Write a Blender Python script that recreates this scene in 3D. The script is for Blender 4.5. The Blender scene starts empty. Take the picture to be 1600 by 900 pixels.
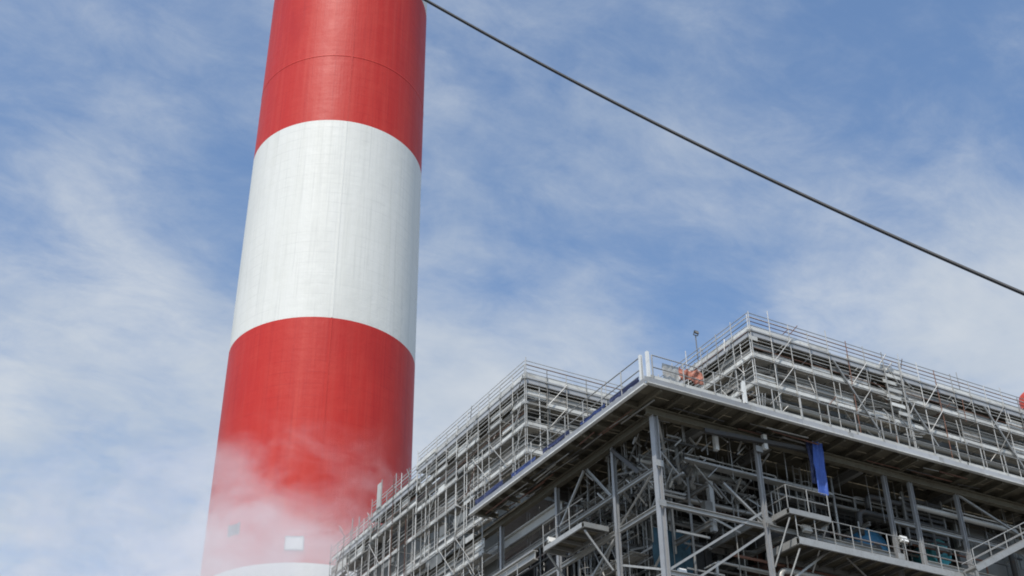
import bpy, bmesh, math, random
from mathutils import Vector, Matrix, noise as mnoise

S = bpy.context.scene
COL = S.collection
R = math.radians
rnd = random.Random(7)

# ------------------------------------------------------------------ camera
PITCH, ROLL = R(32.902), R(-0.784)
fw = Vector((0, math.cos(PITCH), math.sin(PITCH)))
up0 = Vector((0, -math.sin(PITCH), math.cos(PITCH)))
ri0 = Vector((1, 0, 0))
ri = ri0 * math.cos(ROLL) + up0 * math.sin(ROLL)
up = up0 * math.cos(ROLL) - ri0 * math.sin(ROLL)
cam = bpy.data.cameras.new('camera')
cam.sensor_width = 36
cam.lens = 1970.7 / 1600 * 36
cam.clip_start, cam.clip_end = 0.1, 5000
co = bpy.data.objects.new('camera', cam)
COL.objects.link(co)
M = Matrix.Identity(4)
for i in range(3):
    M[i][0], M[i][1], M[i][2] = ri[i], up[i], -fw[i]
M[0][3], M[1][3], M[2][3] = 0, 0, 1.7
co.matrix_world = M
S.camera = co

# ------------------------------------------------------------------ light
SUN_EL, SUN_AZ = R(57), R(199)
sun = bpy.data.lights.new('sun', 'SUN')
sun.energy = 2.9
sun.angle = R(0.6)
sun.color = (1, 0.94, 0.86)
so = bpy.data.objects.new('sun', sun)
COL.objects.link(so)
sd = Vector((math.sin(SUN_AZ) * math.cos(SUN_EL), math.cos(SUN_AZ) * math.cos(SUN_EL), math.sin(SUN_EL)))
so.rotation_euler = sd.to_track_quat('Z', 'Y').to_euler()
so.location = (-30, -60, 80)

S.view_settings.view_transform = 'Standard'
S.view_settings.look = 'None'
S.view_settings.exposure = 0.34
S.view_settings.gamma = 1
S.view_settings.use_curve_mapping = False
S.cycles.volume_step_rate = 1.5
S.cycles.max_bounces = 8
S.cycles.volume_bounces = 6
S.cycles.pixel_filter_type = 'BLACKMAN_HARRIS'
S.cycles.filter_width = 1.9

# ------------------------------------------------------------------ world: sky with high thin cloud
W = bpy.data.worlds.new('World')
S.world = W
W.use_nodes = True
nt = W.node_tree
nt.nodes.clear()


class G:
    """small node-graph helper"""
    def __init__(self, tree):
        self.t = tree

    def n(self, kind, **kw):
        nd = self.t.nodes.new(kind)
        for k, v in kw.items():
            setattr(nd, k, v)
        return nd

    def put(self, sock, v):
        if hasattr(v, 'is_output'):
            self.t.links.new(v, sock)
        else:
            sock.default_value = v

    def math(self, op, a, b=0.0, c=None, clamp=False):
        nd = self.n('ShaderNodeMath', operation=op, use_clamp=clamp)
        self.put(nd.inputs[0], a)
        self.put(nd.inputs[1], b)
        if c is not None:
            self.put(nd.inputs[2], c)
        return nd.outputs[0]

    def noise(self, vec, scale, detail=5, rough=0.55, dist=0.0):
        nd = self.n('ShaderNodeTexNoise')
        nd.inputs['Scale'].default_value = scale
        nd.inputs['Detail'].default_value = detail
        nd.inputs['Roughness'].default_value = rough
        nd.inputs['Distortion'].default_value = dist
        self.t.links.new(vec, nd.inputs['Vector'])
        return nd.outputs['Fac']

    def ramp(self, fac, stops, interp='LINEAR'):
        nd = self.n('ShaderNodeValToRGB')
        nd.color_ramp.interpolation = interp
        e = nd.color_ramp.elements
        while len(e) < len(stops):
            e.new(0.5)
        for el, (p, c) in zip(e, stops):
            el.position = p
            el.color = (c, c, c, 1) if isinstance(c, (int, float)) else (*c, 1)
        self.t.links.new(fac, nd.inputs[0])
        return nd.outputs[0]

    def mix(self, fac, a, b, blend='MIX'):
        nd = self.n('ShaderNodeMix', data_type='RGBA', blend_type=blend)
        self.put(nd.inputs[0], fac)
        self.put(nd.inputs[6], a if hasattr(a, 'is_output') else (*a, 1))
        self.put(nd.inputs[7], b if hasattr(b, 'is_output') else (*b, 1))
        return nd.outputs[2]

    def smooth(self, v, lo, hi, to0=0.0, to1=1.0):
        nd = self.n('ShaderNodeMapRange', interpolation_type='SMOOTHSTEP')
        self.put(nd.inputs[0], v)
        nd.inputs[1].default_value = lo
        nd.inputs[2].default_value = hi
        nd.inputs[3].default_value = to0
        nd.inputs[4].default_value = to1
        return nd.outputs[0]

    def map(self, vec, scale=(1, 1, 1), loc=(0, 0, 0), rot=(0, 0, 0)):
        nd = self.n('ShaderNodeMapping')
        nd.inputs['Scale'].default_value = scale
        nd.inputs['Location'].default_value = loc
        nd.inputs['Rotation'].default_value = rot
        self.t.links.new(vec, nd.inputs['Vector'])
        return nd.outputs[0]


g = G(nt)
sky = g.n('ShaderNodeTexSky', sky_type='NISHITA')
sky.sun_disc = False
sky.sun_elevation = SUN_EL
sky.sun_rotation = SUN_AZ
sky.air_density = 1.0
sky.dust_density = 1.6
sky.ozone_density = 1.5
tc = g.n('ShaderNodeTexCoord').outputs['Generated']
nrm = g.n('ShaderNodeVectorMath', operation='NORMALIZE')
nt.links.new(tc, nrm.inputs[0])
dirv = nrm.outputs[0]
sep = g.n('ShaderNodeSeparateXYZ')
nt.links.new(dirv, sep.inputs[0])
# cloud sheet seen on a plane overhead: direction / height
hz = g.math('ADD', g.math('MAXIMUM', sep.outputs[2], 0.0), 0.18)
pl = g.n('ShaderNodeVectorMath', operation='DIVIDE')
cmb = g.n('ShaderNodeCombineXYZ')
for i in range(3):
    nt.links.new(hz, cmb.inputs[i])
nt.links.new(dirv, pl.inputs[0])
nt.links.new(cmb.outputs[0], pl.inputs[1])
cv = g.map(pl.outputs[0], scale=(1, 1, 0.6), rot=(0, 0, R(-28)))
big = g.noise(cv, 1.6, 3, 0.5, 0.3)
mid = g.noise(g.map(cv, scale=(1.0, 1.25, 1.0)), 4.2, 8, 0.62, 0.5)
fine = g.noise(g.map(cv, scale=(1.0, 1.5, 1.0)), 12.0, 6, 0.65, 0.4)
cover = g.math('ADD', g.math('MULTIPLY', big, 0.55), g.math('ADD', g.math('MULTIPLY', mid, 1.0), g.math('MULTIPLY', fine, 0.55)))
# larger banks of cloud where they hang in the sky (direction, width, amount)
BANKS = [((-0.295, 0.77, 0.566), 0.075, 0.30), ((-0.335, 0.826, 0.454), 0.10, 0.34), ((-0.20, 0.86, 0.46), 0.09, 0.26),
         ((-0.42, 0.80, 0.44), 0.12, 0.25), ((-0.311, 0.87, 0.385), 0.06, -0.10),
         ((0.36, 0.785, 0.485), 0.11, 0.50), ((0.26, 0.83, 0.49), 0.07, 0.22), ((0.223, 0.778, 0.588), 0.05, 0.14),
         ((0.075, 0.862, 0.502), 0.05, 0.20), ((-0.03, 0.88, 0.47), 0.08, 0.34), ((0.0, 0.90, 0.43), 0.10, 0.2),
         ((0.14, 0.77, 0.615), 0.06, 0.12), ((0.03, 0.80, 0.59), 0.07, 0.09),
         ((0.13, 0.835, 0.53), 0.06, -0.15), ((0.0, 0.83, 0.55), 0.05, -0.10),
         ((-0.33, 0.70, 0.64), 0.17, -0.22), ((-0.10, 0.72, 0.69), 0.16, -0.12), ((0.30, 0.70, 0.65), 0.17, -0.20),
         ((-0.355, 0.774, 0.524), 0.05, -0.08), ((-0.20, 0.80, 0.56), 0.04, -0.08),
         ((-0.75, 0.5, 0.45), 0.35, 0.2), ((0.75, 0.45, 0.5), 0.35, 0.2), ((0.1, -0.8, 0.6), 0.5, 0.1)]
for d, w, a in BANKS:
    vd = g.n('ShaderNodeVectorMath', operation='DISTANCE')
    nt.links.new(dirv, vd.inputs[0])
    vd.inputs[1].default_value = Vector(d).normalized()
    cover = g.math('ADD', cover, g.smooth(vd.outputs['Value'], 0.0, w * 1.6, a, 0.0))
# towards the horizon more cloud is stacked along the line of sight
cover = g.math('ADD', cover, g.smooth(sep.outputs[2], 0.25, 0.62, 0.16, 0.0))
mask = g.smooth(cover, 0.72, 1.72, 0.03, 0.96)
shade = g.ramp(g.noise(cv, 2.6, 5, 0.6, 0.2), [(0.3, (0.50, 0.59, 0.72)), (0.7, (0.80, 0.84, 0.88))])
tint = g.mix(1.0, sky.outputs[0], (0.83, 0.96, 1.04), 'MULTIPLY')
skyb = g.n('ShaderNodeBackground')
skyb.inputs[1].default_value = 0.145
nt.links.new(tint, skyb.inputs[0])
cb = g.n('ShaderNodeBackground')
cb.inputs[1].default_value = 0.70
nt.links.new(shade, cb.inputs[0])
mx = g.n('ShaderNodeMixShader')
nt.links.new(mask, mx.inputs[0])
nt.links.new(skyb.outputs[0], mx.inputs[1])
nt.links.new(cb.outputs[0], mx.inputs[2])
wo = g.n('ShaderNodeOutputWorld')
nt.links.new(mx.outputs[0], wo.inputs[0])


# ------------------------------------------------------------------ materials
def mat(name, c, rough=0.6, metal=0.0, vary=0.25, scale=1.5, dirt=None, dirt_amt=0.4, bump=0.0, streak=False, coord='Object', spec=0.5):
    m = bpy.data.materials.new(name)
    m.use_nodes = True
    t = m.node_tree
    q = G(t)
    b = t.nodes['Principled BSDF']
    geo = q.n('ShaderNodeNewGeometry')
    pos = geo.outputs['Position']
    oi = q.n('ShaderNodeObjectInfo')
    n1 = q.noise(pos, scale, 6, 0.6)
    n2 = q.noise(q.map(pos, scale=(1, 1, 0.18) if streak else (1, 1, 1)), scale * 3.1, 5, 0.65)
    k = q.math('ADD', q.math('MULTIPLY', q.math('SUBTRACT', n1, 0.5), vary * 2.0),
               q.math('MULTIPLY', q.math('SUBTRACT', oi.outputs['Random'], 0.5), vary * 1.3))
    k = q.math('ADD', k, 1.0)
    base = q.n('ShaderNodeVectorMath', operation='SCALE')
    base.inputs[0].default_value = c
    t.links.new(k, base.inputs['Scale'])
    col = base.outputs[0]
    if dirt:
        col = q.mix(q.smooth(n2, 0.5, 0.72, 0.0, dirt_amt), col, dirt)
    t.links.new(col, b.inputs['Base Color'])
    b.inputs['Metallic'].default_value = metal
    b.inputs['Specular IOR Level'].default_value = spec
    r = q.math('ADD', rough, q.math('MULTIPLY', q.math('SUBTRACT', n2, 0.5), 0.3), clamp=True)
    t.links.new(r, b.inputs['Roughness'])
    if bump:
        bp = q.n('ShaderNodeBump')
        bp.inputs['Strength'].default_value = bump
        bp.inputs['Distance'].default_value = 0.03
        t.links.new(n2, bp.inputs['Height'])
        t.links.new(bp.outputs[0], b.inputs['Normal'])
    return m


MT = dict(
    galv=mat('galvanised_steel', (0.36, 0.36, 0.345), 0.45, 0.3, 0.28, 2.2, (0.24, 0.215, 0.185), 0.5),
    tubes=mat('scaffold_tube', (0.56, 0.555, 0.53), 0.42, 0.3, 0.4, 2.4, (0.25, 0.19, 0.14), 0.7),
    column=mat('column_steel', (0.33, 0.335, 0.34), 0.42, 0.2, 0.15, 1.1, (0.25, 0.23, 0.2), 0.4),
    steel=mat('grey_steel', (0.19, 0.187, 0.175), 0.55, 0.15, 0.35, 1.6, (0.15, 0.11, 0.08), 0.5),
    dark=mat('dark_steel', (0.06, 0.06, 0.06), 0.6, 0.1, 0.4, 1.4, (0.12, 0.08, 0.05), 0.5),
    soffit=mat('deck_underside', (0.12, 0.108, 0.078), 0.7, 0.0, 0.35, 1.0, (0.07, 0.05, 0.03), 0.6),
    fascia=mat('fascia_steel', (0.43, 0.44, 0.45), 0.5, 0.1, 0.15, 0.7, (0.3, 0.28, 0.25), 0.4, streak=True),
    white=mat('white_paint', (0.72, 0.73, 0.71), 0.5, 0.0, 0.12, 1.2, (0.45, 0.42, 0.37), 0.4),
    plank=mat('scaffold_plank', (0.36, 0.35, 0.325), 0.75, 0.0, 0.4, 1.5, (0.2, 0.16, 0.11), 0.5),
    board=mat('toe_board', (0.58, 0.585, 0.56), 0.65, 0.0, 0.3, 1.2, (0.3, 0.27, 0.22), 0.5),
    clad=mat('cladding', (0.20, 0.205, 0.195), 0.55, 0.2, 0.2, 0.7, (0.2, 0.18, 0.16), 0.4, streak=True),
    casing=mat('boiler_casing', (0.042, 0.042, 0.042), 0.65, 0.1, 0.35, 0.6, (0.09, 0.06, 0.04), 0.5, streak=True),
    lag=mat('pipe_lagging', (0.46, 0.455, 0.43), 0.45, 0.25, 0.2, 1.5, (0.35, 0.32, 0.28), 0.4),
    pipe=mat('pipe_steel', (0.17, 0.163, 0.15), 0.5, 0.2, 0.4, 1.0, (0.14, 0.09, 0.06), 0.5),
    rust=mat('rusty_steel', (0.17, 0.085, 0.06), 0.8, 0.0, 0.4, 1.8, (0.09, 0.05, 0.035), 0.6),
    blue=mat('blue_sheeting', (0.03, 0.055, 0.19), 0.6, 0.0, 0.4, 2.0, (0.14, 0.18, 0.36), 0.5),
    brightblue=mat('bright_blue_sheet', (0.03, 0.08, 0.33), 0.55, 0.0, 0.4, 2.0, (0.12, 0.2, 0.45), 0.5),
    navy=mat('navy_sheeting', (0.02, 0.03, 0.10), 0.65, 0.0, 0.4, 2.0, (0.2, 0.22, 0.32), 0.45),
    orange=mat('orange_netting', (0.36, 0.13, 0.085), 0.75, 0.0, 0.5, 3.5, (0.45, 0.40, 0.36), 0.85),
    bluetank=mat('blue_tank_paint', (0.06, 0.23, 0.40), 0.4, 0.1, 0.25, 1.2, (0.05, 0.08, 0.11), 0.5),
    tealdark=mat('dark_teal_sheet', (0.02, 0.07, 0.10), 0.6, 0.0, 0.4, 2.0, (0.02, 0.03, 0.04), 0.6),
    teal=mat('teal_paint', (0.10, 0.48, 0.56), 0.4, 0.0, 0.2, 1.2, (0.03, 0.12, 0.15), 0.4),
    red=mat('red_tank_paint', (0.55, 0.07, 0.04), 0.45, 0.0, 0.15, 0.8, (0.4, 0.09, 0.06), 0.4),
    lamp=mat('lamp_glass', (0.8, 0.8, 0.78), 0.25, 0.0, 0.05, 1.0),
    cable=mat('cable_sheath', (0.012, 0.013, 0.016), 0.5, 0.0, 0.3, 6.0),
    greenp=mat('green_paint', (0.06, 0.16, 0.09), 0.6, 0.0, 0.3, 1.5, (0.05, 0.06, 0.04), 0.5),
)


def chimney_mat(name, c, stain, dark):
    """painted slip-formed concrete: faint lift lines, vertical weather streaks"""
    m = bpy.data.materials.new(name)
    m.use_nodes = True
    t = m.node_tree
    q = G(t)
    b = t.nodes['Principled BSDF']
    pos = q.n('ShaderNodeTexCoord').outputs['Object']
    st = q.noise(q.map(pos, scale=(1, 1, 0.035)), 1.3, 6, 0.6)
    st2 = q.noise(q.map(pos, scale=(1, 1, 0.02)), 4.5, 4, 0.6)
    ring = q.noise(q.map(pos, scale=(0.05, 0.05, 1.0)), 1.7, 5, 0.7)
    blot = q.noise(pos, 0.33, 6, 0.6)
    col = q.mix(q.smooth(st, 0.40, 0.72, 0.0, 0.65), c, stain)
    col = q.mix(q.smooth(st2, 0.50, 0.72, 0.0, 0.42), col, dark)
    col = q.mix(q.smooth(blot, 0.46, 0.72, 0.0, 0.35), col, stain)
    col = q.mix(q.smooth(q.noise(q.map(pos, scale=(1, 1, .4)), 0.12, 4, .6), 0.5, 0.7, 0.0, 0.35), col, dark)
    # faint pour lines of the slip form, one every 1.3 m, broken along their length
    sz = q.n('ShaderNodeSeparateXYZ')
    t.links.new(pos, sz.inputs[0])
    fr = q.math('FRACT', q.math('ADD', q.math('DIVIDE', sz.outputs[2], 1.3), q.math('MULTIPLY', q.noise(pos, 0.15, 2), 0.12)))
    ln_ = q.math('MULTIPLY', q.smooth(fr, 0.0, 0.09, 1.0, 0.0), q.smooth(q.noise(q.map(pos, scale=(1, 1, .3)), 0.5, 4), 0.35, 0.7, 0.0, 0.6))
    col = q.mix(ln_, col, dark)
    t.links.new(col, b.inputs['Base Color'])
    r = q.math('ADD', 0.38, q.math('MULTIPLY', blot, 0.26))
    b.inputs['Specular IOR Level'].default_value = 0.26
    t.links.new(r, b.inputs['Roughness'])
    bp = q.n('ShaderNodeBump')
    bp.inputs['Strength'].default_value = 0.5
    bp.inputs['Distance'].default_value = 0.06
    h = q.math('ADD', q.math('MULTIPLY', ring, 0.45), q.math('ADD', q.math('MULTIPLY', q.noise(pos, 0.9, 5, 0.6), 1.1), q.math('MULTIPLY', st2, 0.5)))
    t.links.new(h, bp.inputs['Height'])
    t.links.new(bp.outputs[0], b.inputs['Normal'])
    return m


MT['chim_red'] = chimney_mat('chimney_red', (0.52, 0.029, 0.021), (0.57, 0.056, 0.04), (0.38, 0.015, 0.016))
MT['chim_white'] = chimney_mat('chimney_white', (0.76, 0.765, 0.725), (0.70, 0.705, 0.655), (0.55, 0.56, 0.53))

# ------------------------------------------------------------------ mesh helpers
_cache = {}


def link_mesh(name, me, parent=None):
    o = bpy.data.objects.new(name, me)
    COL.objects.link(o)
    if parent is not None:
        o.parent = parent
    return o


def prism_unit(profile, material, name):
    """cross-section polygon (unit sized) extruded along +Z from 0 to 1"""
    n = len(profile)
    vs = [(x, y, 0) for x, y in profile] + [(x, y, 1) for x, y in profile]
    fs = [(i, (i + 1) % n, n + (i + 1) % n, n + i) for i in range(n)]
    fs += [tuple(reversed(range(n))), tuple(range(n, 2 * n))]
    me = bpy.data.meshes.new(name)
    me.from_pydata(vs, [], fs)
    me.materials.append(material)
    return me


def shape(kind, m):
    key = (kind, m)
    if key in _cache:
        return _cache[key]
    if kind == 'box':
        p = [(-.5, -.5), (.5, -.5), (.5, .5), (-.5, .5)]
    elif kind == 'tube':
        p = [(.5 * math.cos(2 * math.pi * i / 8), .5 * math.sin(2 * math.pi * i / 8)) for i in range(8)]
    elif kind == 'ibeam':
        t, w = .38, .05
        p = [(-.5, -.5), (.5, -.5), (.5, -t), (w, -t), (w, t), (.5, t), (.5, .5), (-.5, .5), (-.5, t), (-w, t), (-w, -t), (-.5, -t)]
    elif kind == 'channel':
        p = [(-.5, -.5), (.5, -.5), (.5, -.42), (-.36, -.42), (-.36, .42), (.5, .42), (.5, .5), (-.5, .5)]
    elif kind == 'angle':
        p = [(-.5, -.5), (.5, -.5), (.5, -.36), (-.36, -.36), (-.36, .5), (-.5, .5)]
    me = prism_unit(p, MT[m], kind + '_' + m)
    if kind == 'tube':
        for f in me.polygons[:8]:
            f.use_smooth = True
    _cache[key] = me
    return me


def bar(parent, name, p0, p1, w, d, m, kind='box', upv=(0, 0, 1)):
    """a straight member from p0 to p1; w across, d deep (along upv)"""
    p0, p1 = Vector(p0), Vector(p1)
    z = p1 - p0
    L = z.length
    z = z / L
    y = Vector(upv)
    y = y - z * y.dot(z)
    if y.length < 1e-4:
        y = Vector((0, 1, 0)) - z * z.y
        if y.length < 1e-4:
            y = Vector((1, 0, 0))
    y.normalize()
    x = y.cross(z)
    o = link_mesh(name, shape(kind, m), parent)
    mm = Matrix.Identity(4)
    for i in range(3):
        mm[i][0], mm[i][1], mm[i][2], mm[i][3] = x[i] * w, y[i] * d, z[i] * L, p0[i]
    o.matrix_basis = mm
    return o


def under(child, part):
    """hang an already placed piece under a part of the same thing"""
    child.parent = part
    child.matrix_parent_inverse = part.matrix_basis.inverted()
    return child


def box(parent, name, lo, hi, m):
    lo, hi = Vector(lo), Vector(hi)
    c = (lo + hi) / 2
    return bar(parent, name, (c.x, c.y, lo.z), (c.x, c.y, hi.z), hi.x - lo.x, hi.y - lo.y, m, 'box', (0, 1, 0))


def pole(parent, name, p0, p1, dia=0.06, m='galv'):
    return bar(parent, name, p0, p1, dia, dia, m, 'tube')


def mesh_obj(name, vs, fs, m, parent=None, smooth=False):
    me = bpy.data.meshes.new(name)
    me.from_pydata([tuple(v) for v in vs], [], fs)
    me.materials.append(MT[m] if isinstance(m, str) else m)
    if smooth:
        for p in me.polygons:
            p.use_smooth = True
    me.update()
    return link_mesh(name, me, parent)


def lathe(name, prof, m, parent=None, n=32, smooth=True, axis='z'):
    vs, fs = [], []
    for r, h in prof:
        for i in range(n):
            a = 2 * math.pi * i / n
            p = (r * math.cos(a), r * math.sin(a), h)
            if axis == 'y':
                p = (p[0], p[2], p[1])
            vs.append(p)
    for k in range(len(prof) - 1):
        for i in range(n):
            j = (i + 1) % n
            q = (k * n + i, k * n + j, (k + 1) * n + j, (k + 1) * n + i)
            fs.append(q if axis == 'z' else q[::-1])
    return mesh_obj(name, vs, fs, m, parent, smooth)


def sweep(name, pts, r, m, parent=None, n=10, bend=0.0):
    """round pipe along a polyline; corners rounded with radius bend"""
    P = [Vector(p) for p in pts]
    path = [P[0]]
    for i in range(1, len(P) - 1):
        a, b, c = P[i - 1], P[i], P[i + 1]
        if bend > 0:
            d1, d2 = (a - b), (c - b)
            k = min(bend, d1.length * .45, d2.length * .45)
            s, e = b + d1.normalized() * k, b + d2.normalized() * k
            for t in range(6):
                t /= 5
                path.append(s * (1 - t) ** 2 + b * 2 * t * (1 - t) + e * t * t)
        else:
            path.append(b)
    path.append(P[-1])
    vs, fs = [], []
    ref = None
    for i, p in enumerate(path):
        t = (path[min(i + 1, len(path) - 1)] - path[max(i - 1, 0)]).normalized()
        if ref is None:
            ref = Vector((0, 0, 1)) if abs(t.z) < .9 else Vector((1, 0, 0))
        x = (ref - t * ref.dot(t)).normalized()
        ref = x
        y = t.cross(x)
        for k in range(n):
            a = 2 * math.pi * k / n
            vs.append(p + x * (r * math.cos(a)) + y * (r * math.sin(a)))
    for i in range(len(path) - 1):
        for k in range(n):
            j = (k + 1) % n
            fs.append((i * n + k, i * n + j, (i + 1) * n + j, (i + 1) * n + k))
    fs.append(tuple(reversed(range(n))))
    fs.append(tuple(range((len(path) - 1) * n, len(path) * n)))
    return mesh_obj(name, vs, fs, m, parent, True)


def tag(o, label=None, cat=None, group=None, kind=None):
    if label:
        o['label'] = label
    if cat:
        o['category'] = cat
    if group:
        o['group'] = group
    if kind:
        o['kind'] = kind
    return o


def empty(name, loc=(0, 0, 0), rz=0.0, label=None, cat=None, group=None):
    o = bpy.data.objects.new(name, None)
    o.empty_display_size = 0.5
    COL.objects.link(o)
    o.location = loc
    o.rotation_euler = (0, 0, rz)
    return tag(o, label, cat, group)


# the building's own axes: u along its right face, v along its left face, corner of its platform at (0, 0)
AZ = R(60.32)
CX, CY = 5.988, 49.640
BROT = math.pi / 2 - AZ


def bempty(name, u, v, z, label, cat, group=None):
    ca, sa = math.cos(BROT), math.sin(BROT)
    return empty(name, (CX + u * ca - v * sa, CY + u * sa + v * ca, z), BROT, label, cat, group)


# ------------------------------------------------------------------ ground
gm = mat('yard_concrete', (0.13, 0.125, 0.115), 0.85, 0.0, 0.25, 0.15, (0.08, 0.075, 0.07), 0.5)
tag(mesh_obj('ground', [(-3000, -3000, 0), (3000, -3000, 0), (3000, 3000, 0), (-3000, 3000, 0)], [(0, 1, 2, 3)], gm), kind='structure')

# ------------------------------------------------------------------ chimney
CHX, CHY = -20.493, 118.237
ch = empty('chimney', (CHX, CHY, 0), 0, 'huge cylindrical industrial chimney painted in broad red and white bands', 'chimney')


def crad(z):
    return 9.923 + (68.66 - z) * 0.0014


edges = [0, 16.82, 42.74, 68.66, 94.58, 120.5, 146.4]
for i in range(6):
    a, b = edges[i], edges[i + 1]
    red = i % 2 == 0
    prof = []
    nl = round((b - a) / 1.62)
    for k in range(nl):
        z0, z1 = a + (b - a) * k / nl, a + (b - a) * (k + 1) / nl
        prof += [(crad(z0), z0)]
    prof.append((crad(b), b))
    lathe('red_band' if red else 'white_band', prof, 'chim_red' if red else 'chim_white', ch, 160)
# wider construction joints
for z in (104.4,):
    r = crad(z)
    lathe('joint_ring', [(r - 0.02, z - .09), (r + .018, z - .075), (r + .018, z + .075), (r - .02, z + .09)],
          'chim_white' if z == 81.5 else 'chim_red', ch, 160)


def on_chimney(azd, z, off=0.0):
    """point on the shell; azd is the bearing from the chimney axis, 0 = towards the yard"""
    a = R(azd)
    base = math.atan2(-CHY, -CHX) + a
    r = crad(z) + off
    return Vector((r * math.cos(base), r * math.sin(base), z)), Vector((math.cos(base), math.sin(base), 0))


# lightning conductor strip with clips, running the full height
for k in range(6):
    a, b = edges[k] + .03, edges[k + 1] - .03
    p0, n0 = on_chimney(3.2, a, 0.01)
    p1, _ = on_chimney(3.2, b, 0.01)
    bar(ch, 'conductor_strip', p0, p1, 0.16, 0.05, 'chim_white' if k % 2 else 'chim_red', 'box', n0)
# plate and hatch near the foot of the middle red band
p, n = on_chimney(-7.2, 44.55, 0.04)
tg = Vector((-n.y, n.x, 0))
wp = bar(ch, 'white_plate', p - Vector((0, 0, .56)), p + Vector((0, 0, .56)), 1.5, 0.10, 'board', 'box', n)
for s in (-1, 1):
    under(bar(ch, 'plate_frame', p + tg * (s * .8) - Vector((0, 0, .66)), p + tg * (s * .8) + Vector((0, 0, .66)), .1, .16, 'galv', 'box', n), wp)
    under(bar(ch, 'plate_frame', p - tg * .8 + Vector((0, 0, s * .61)), p + tg * .8 + Vector((0, 0, s * .61)), .1, .16, 'galv', 'box', n), wp)
p, n = on_chimney(-43.5, 46.6, 0.03)
tg = Vector((-n.y, n.x, 0))
hb = bar(ch, 'hatch', p - Vector((0, 0, .5)), p + Vector((0, 0, .5)), 1.15, 0.12, 'dark', 'box', n)
for s in (-1, 1):
    under(bar(ch, 'hatch_frame', p + tg * (s * .63) - Vector((0, 0, .58)), p + tg * (s * .63) + Vector((0, 0, .58)), .1, .2, 'steel', 'box', n), hb)

# ------------------------------------------------------------------ boiler building (steel frame)
Z1, Z2 = 28.45, 29.0          # bottom and top of the upper platform's edge girder
bb = bempty('boiler_building', 0, 0, 0, 'open grey steel frame building full of pipes under a wide upper platform', 'building')

ROW = [1.3, 7.2, 15.3, 17.05, 20.3, 27.0, 33.5]
for i, u in enumerate(ROW):
    w = .28 if i == 0 else .19
    bar(bb, 'column', (u, 1.5, 0), (u, 1.5, Z1 - .45), w, w * 1.05, 'column', 'ibeam', (1, 0, 0))
for v in (5.2, 10.4, 16.2, 22.0, 28.0, 34.0):
    bar(bb, 'column', (1.5, v, 0), (1.5, v, Z1 - .45), .19, .2, 'column', 'ibeam', (1, 0, 0))
for u in (4.2, 8.2, 14.0, 20.5, 27.0):
    for v in (6.4, 11.5):
        bar(bb, 'column', (u, v, 0), (u, v, Z1 - .45), .32, .32, 'steel', 'ibeam', (0, 1, 0))

# girders and beams under the platform and at lower levels
GZ = Z1 - .25
bar(bb, 'girder', (0.9, 1.5, GZ), (34, 1.5, GZ), .3, .4, 'soffit', 'ibeam')
bar(bb, 'girder', (1.5, 1.9, GZ), (1.5, 36, GZ), .3, .4, 'soffit', 'ibeam')
bar(bb, 'girder', (1.9, 6.4, GZ), (34, 6.4, GZ), .3, .5, 'steel', 'ibeam')
bar(bb, 'girder', (1.9, 11.5, GZ), (34, 11.5, GZ), .3, .5, 'steel', 'ibeam')
for u in (4.2, 8.2, 14, 20.5, 27):
    bar(bb, 'girder', (u, 1.7, GZ - .02), (u, 11.3, GZ - .02), .28, .44, 'steel', 'ibeam')
LV = [(25.6, .18), (23.75, .23), (20.6, .24), (17.2, .3), (13.5, .3), (9.5, .3), (5.5, .3)]
for k, (z, h) in enumerate(LV):
    for i in range(len(ROW) - 1):
        if k == 0 and i in (0, 1):
            continue
        if ROW[i + 1] - ROW[i] < 2.5 and k % 2:
            continue
        bar(bb, 'beam', (ROW[i] + .2, 1.5, z), (ROW[i + 1] - .2, 1.5, z), h * .8, h, 'galv' if k < 3 else 'steel', 'ibeam')
    vv = [1.5, 5.2, 10.4, 16.2, 22, 28, 34]
    for i in range(len(vv) - 1):
        bar(bb, 'beam', (1.5, vv[i] + .22, z), (1.5, vv[i + 1] - .22, z), h * .8, h, 'galv' if k < 3 else 'steel', 'ibeam')
    for u in (4.2, 8.2, 14, 20.5, 27):
        bar(bb, 'beam', (u, 1.7, z - .31), (u, 11.4, z - .31), h * .8, h, 'steel', 'ibeam')
    for v in (6.4, 11.5):
        bar(bb, 'beam', (1.7, v, z - .02), (30, v, z - .02), h * .8, h, 'steel', 'ibeam')

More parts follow.
